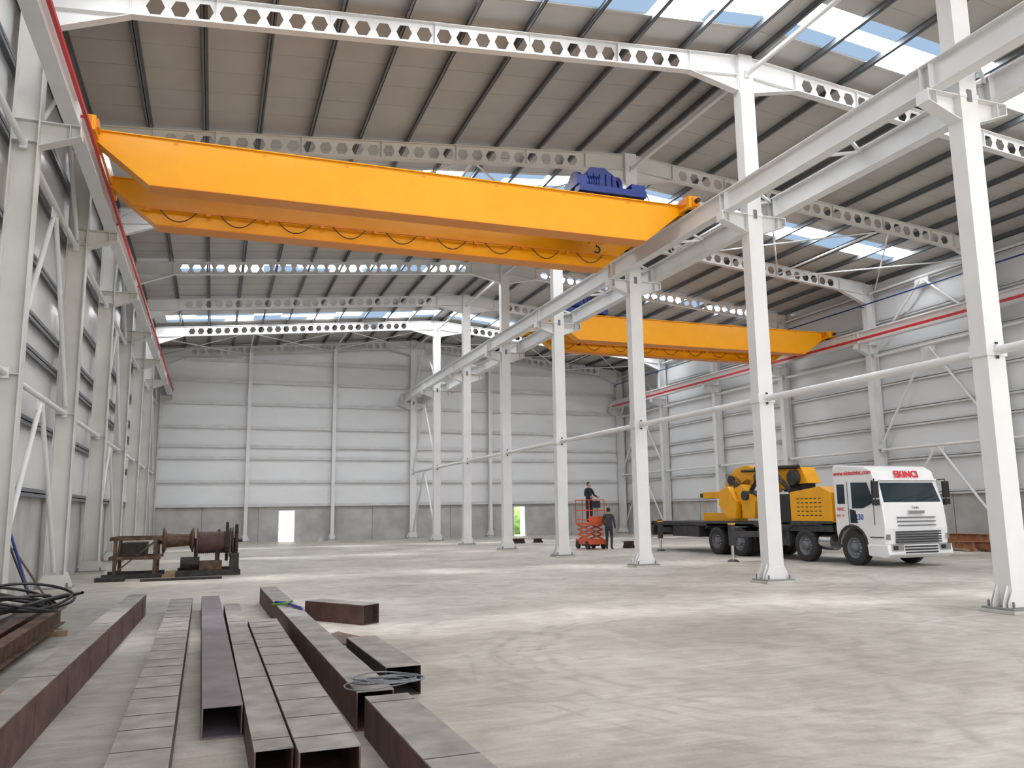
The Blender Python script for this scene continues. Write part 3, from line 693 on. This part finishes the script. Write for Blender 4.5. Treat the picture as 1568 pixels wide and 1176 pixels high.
# ------------------------------------------------------------------ people
def person(name,loc,yaw,pose,top='cloth_navy',bottom='cloth_trouser',H=1.75):
    root=empty(name); s=H/1.75
    J=dict(pel=(0,0,.95),wai=(0,.0,1.08),che=(0,-.01,1.28),sho=(0,0,1.44),nec=(0,-.01,1.52),hb=(0,-.02,1.60))
    for k,sg in(('L',1),('R',-1)):
        J['hip'+k]=(sg*.10,0,.90); J['kne'+k]=(sg*.11,-.02+pose.get('kne'+k,0),.50); J['ank'+k]=(sg*.12,.02+pose.get('ank'+k,0),.09); J['toe'+k]=(sg*.14,-.15+pose.get('ank'+k,0),.04)
        J['sh'+k]=(sg*.185,0,1.42); J['elb'+k]=pose.get('elb'+k,(sg*.25,.03,1.13)); J['wri'+k]=pose.get('wri'+k,(sg*.27,-.06,.88))
    E=[('pel','wai'),('wai','che'),('che','sho'),('sho','nec'),('nec','hb')]
    for k in'LR': E+=[('pel','hip'+k),('hip'+k,'kne'+k),('kne'+k,'ank'+k),('ank'+k,'toe'+k),('sho','sh'+k),('sh'+k,'elb'+k),('elb'+k,'wri'+k)]
    rad=dict(pel=(.15,.115),wai=(.145,.11),che=(.165,.12),sho=(.12,.095),nec=(.055,.055),hb=(.06,.06))
    for k in'LR': rad.update({'hip'+k:(.095,.095),'kne'+k:(.062,.062),'ank'+k:(.05,.05),'toe'+k:(.045,.035),'sh'+k:(.068,.068),'elb'+k:(.048,.048),'wri'+k:(.034,.034)})
    names=list(J); me=bpy.data.meshes.new('body'); me.from_pydata([J[n] for n in names],[(names.index(a),names.index(c)) for a,c in E],[])
    o=bpy.data.objects.new('body',me); COL.objects.link(o)
    o.modifiers.new('s','SKIN'); 
    for i,n in enumerate(names):
        sv=me.skin_vertices[0].data[i]; sv.radius=rad[n]; sv.use_root=(n=='pel')
    sb=o.modifiers.new('u','SUBSURF'); sb.levels=2; sb.render_levels=2
    dg=bpy.context.evaluated_depsgraph_get(); dg.update(); m2=bpy.data.meshes.new_from_object(o.evaluated_get(dg)); bpy.data.objects.remove(o)
    for mm in(top,bottom,'skin_tone','boot'): m2.materials.append(MATS[mm])
    for p in m2.polygons:
        z=p.center.z; x=abs(p.center.x); p.use_smooth=True
        p.material_index=0
        if z<.98 and x<.21 : p.material_index=1
        if z<.12: p.material_index=3
        if z>1.5 and x<.09: p.material_index=2
    T=Matrix.Translation(loc)@Matrix.Rotation(yaw,4,'Z')@Matrix.Scale(s,4)
    m2.transform(T); o=bpy.data.objects.new('body',m2); COL.objects.link(o); o.parent=root
    b=MB(); hc=Vector((0,-.02,1.64))
    b.sphere(hc,.1,'skin_tone',20,14,(.78,.95,1.15)); b.sphere(hc+Vector((0,.015,-.045)),.075,'skin_tone',14,10,(.85,.9,1))
    b.sphere(hc+Vector((0,.016,.022)),.105,'hair',18,12,(.80,.93,1.05))
    b.prism([hc+Vector((-.012,-.09,-.02)),hc+Vector((.012,-.09,-.02)),hc+Vector((0,-.09,.02))],(0,-.025,0),'skin_tone')
    for sg in(-1,1): b.sphere(hc+Vector((sg*.032,-.088,.0)),.011,'hair',8,6); b.sphere(hc+Vector((sg*.08,.0,-.01)),.024,'skin_tone',8,6,(.4,.8,1.2))
    b.box(-.022,.022,hc.y-.088,hc.y-.082,hc.z-.055,hc.z-.047,'red')
    for k,sg in(('L',1),('R',-1)):
        w=Vector(J['wri'+k]); d=(w-Vector(J['elb'+k])).normalized(); side=d.cross(Vector((sg,0,0)));
        side=(side if side.length>.1 else Vector((0,-1,0))).normalized(); nrm=d.cross(side).normalized()
        b.bar(w-d*.01,w+d*.09,.032,.085,'skin_tone',side)
        for i in range(4):
            o1=w+d*.085+side*(-.031+i*.021); ln=[.062,.075,.07,.055][i]
            p1=o1+d*ln*.55-nrm*sg*.01; p2=p1+d*ln*.4-nrm*sg*.025
            b.cyl(o1,p1,.0095,'skin_tone',.009,8); b.cyl(p1,p2,.009,'skin_tone',.007,8)
        t0=w+d*.03-side*.04; t1=t0+d*.035-side*.025; b.cyl(t0,t1,.012,'skin_tone',.01,8); b.cyl(t1,t1+d*.03,.01,'skin_tone',.008,8)
    me=b.obj('head_and_hands',root); me.data.transform(T)
person('worker',(15.45,32.75,1.12),.4,dict(elbL=(.30,-.05,1.18),wriL=(.22,-.28,1.12),elbR=(-.30,-.04,1.17),wriR=(-.2,-.28,1.1),kneL=-.02),'cloth_navy','cloth_trouser')
person('worker',(15.8,31.6,0),2.4,dict(kneL=-.06,ankL=-.06,kneR=.0,ankR=.06,elbL=(.25,-.03,1.14),wriL=(.2,-.22,1.0)),'cloth_grey','cloth_trouser')
for (x,y,w,d,h) in [(14.6,40.3,.7,.3,.25),(15.9,40.6,.5,.3,.22),(16.9,32.4,.55,.35,.3),(17.4,36.5,.5,.4,.22),(13.1,44.0,.4,.3,.2)]:
    b=MB(); b.ib((x,y,h/2),(x+w,y+.1,h/2),h,d,.02,.02,'rust_brown'); b.box(x+.02,x+w-.02,y-d*.3,y+d*.35,0.0,h*.4,'mach_dark'); b.obj('steel_offcut')
b=MB()
for yy in(22.6,24.4,26.0): b.box(25.5,26.7,yy-.06,yy+.06,0,.1,'timber')
for i,(z,x) in enumerate([(.1,26.1),(.1,26.45),(.36,26.25),(.1,25.75)]): b.ib((x,21.8+.2*i,z+.13),(x,26.5+.1*i,z+.13),.25,.2,.015,.012,'orange_rust')
b.obj('steel_beam_stack')
for x in(4.6,5.9): 
    b=MB(); b.prism([(x,50.2,0),(x+.35,50.2,0),(x+.25,50.2,.28),(x+.1,50.2,.28)],(0,.3,0),'mortar'); b.obj('concrete_block')
# ------------------------------------------------------------------ light
w=bpy.data.worlds.new('sky'); SC.world=w; w.use_nodes=True; nt=w.node_tree
bg=nt.nodes['Background']; sk=nt.nodes.new('ShaderNodeTexSky'); sk.sky_type='HOSEK_WILKIE'; sk.turbidity=4; sk.ground_albedo=.4
sk.sun_direction=Vector((-.2,.25,1)).normalized()
mx=nt.nodes.new('ShaderNodeMix'); mx.data_type='RGBA'; mx.inputs[0].default_value=.85; nt.links.new(sk.outputs[0],mx.inputs[6]); mx.inputs[7].default_value=(1,.985,.965,1)
nt.links.new(mx.outputs[2],bg.inputs[0]); bg.inputs[1].default_value=4.2
l=bpy.data.lights.new('sun','SUN'); l.energy=22; l.angle=math.radians(9); l.color=(1,.96,.90); lo=bpy.data.objects.new('sun',l); COL.objects.link(lo)
lo.rotation_euler=Vector((.05,-.15,-1)).to_track_quat('-Z','Y').to_euler(); lo.location=(0,0,40)
SC.view_settings.view_transform='Standard'
# ------------------------------------------------------------------ camera
f,yaw,pit,rol,h=1249.24,.3497,.1536,.0136,1.6957
F=Vector((math.sin(yaw)*math.cos(pit),math.cos(yaw)*math.cos(pit),math.sin(pit)))
R0=Vector((math.cos(yaw),-math.sin(yaw),0)); U0=R0.cross(F)
R=R0*math.cos(rol)-U0*math.sin(rol); U=R0*math.sin(rol)+U0*math.cos(rol)
cam=bpy.data.cameras.new('camera'); cam.sensor_width=36; cam.lens=f/1568*36; cam.clip_end=400; cam.clip_start=.05
co=bpy.data.objects.new('camera',cam); COL.objects.link(co)
Mx=Matrix((R,U,-F)).transposed().to_4x4(); Mx.translation=(0,0,h); co.matrix_world=Mx
SC.camera=co
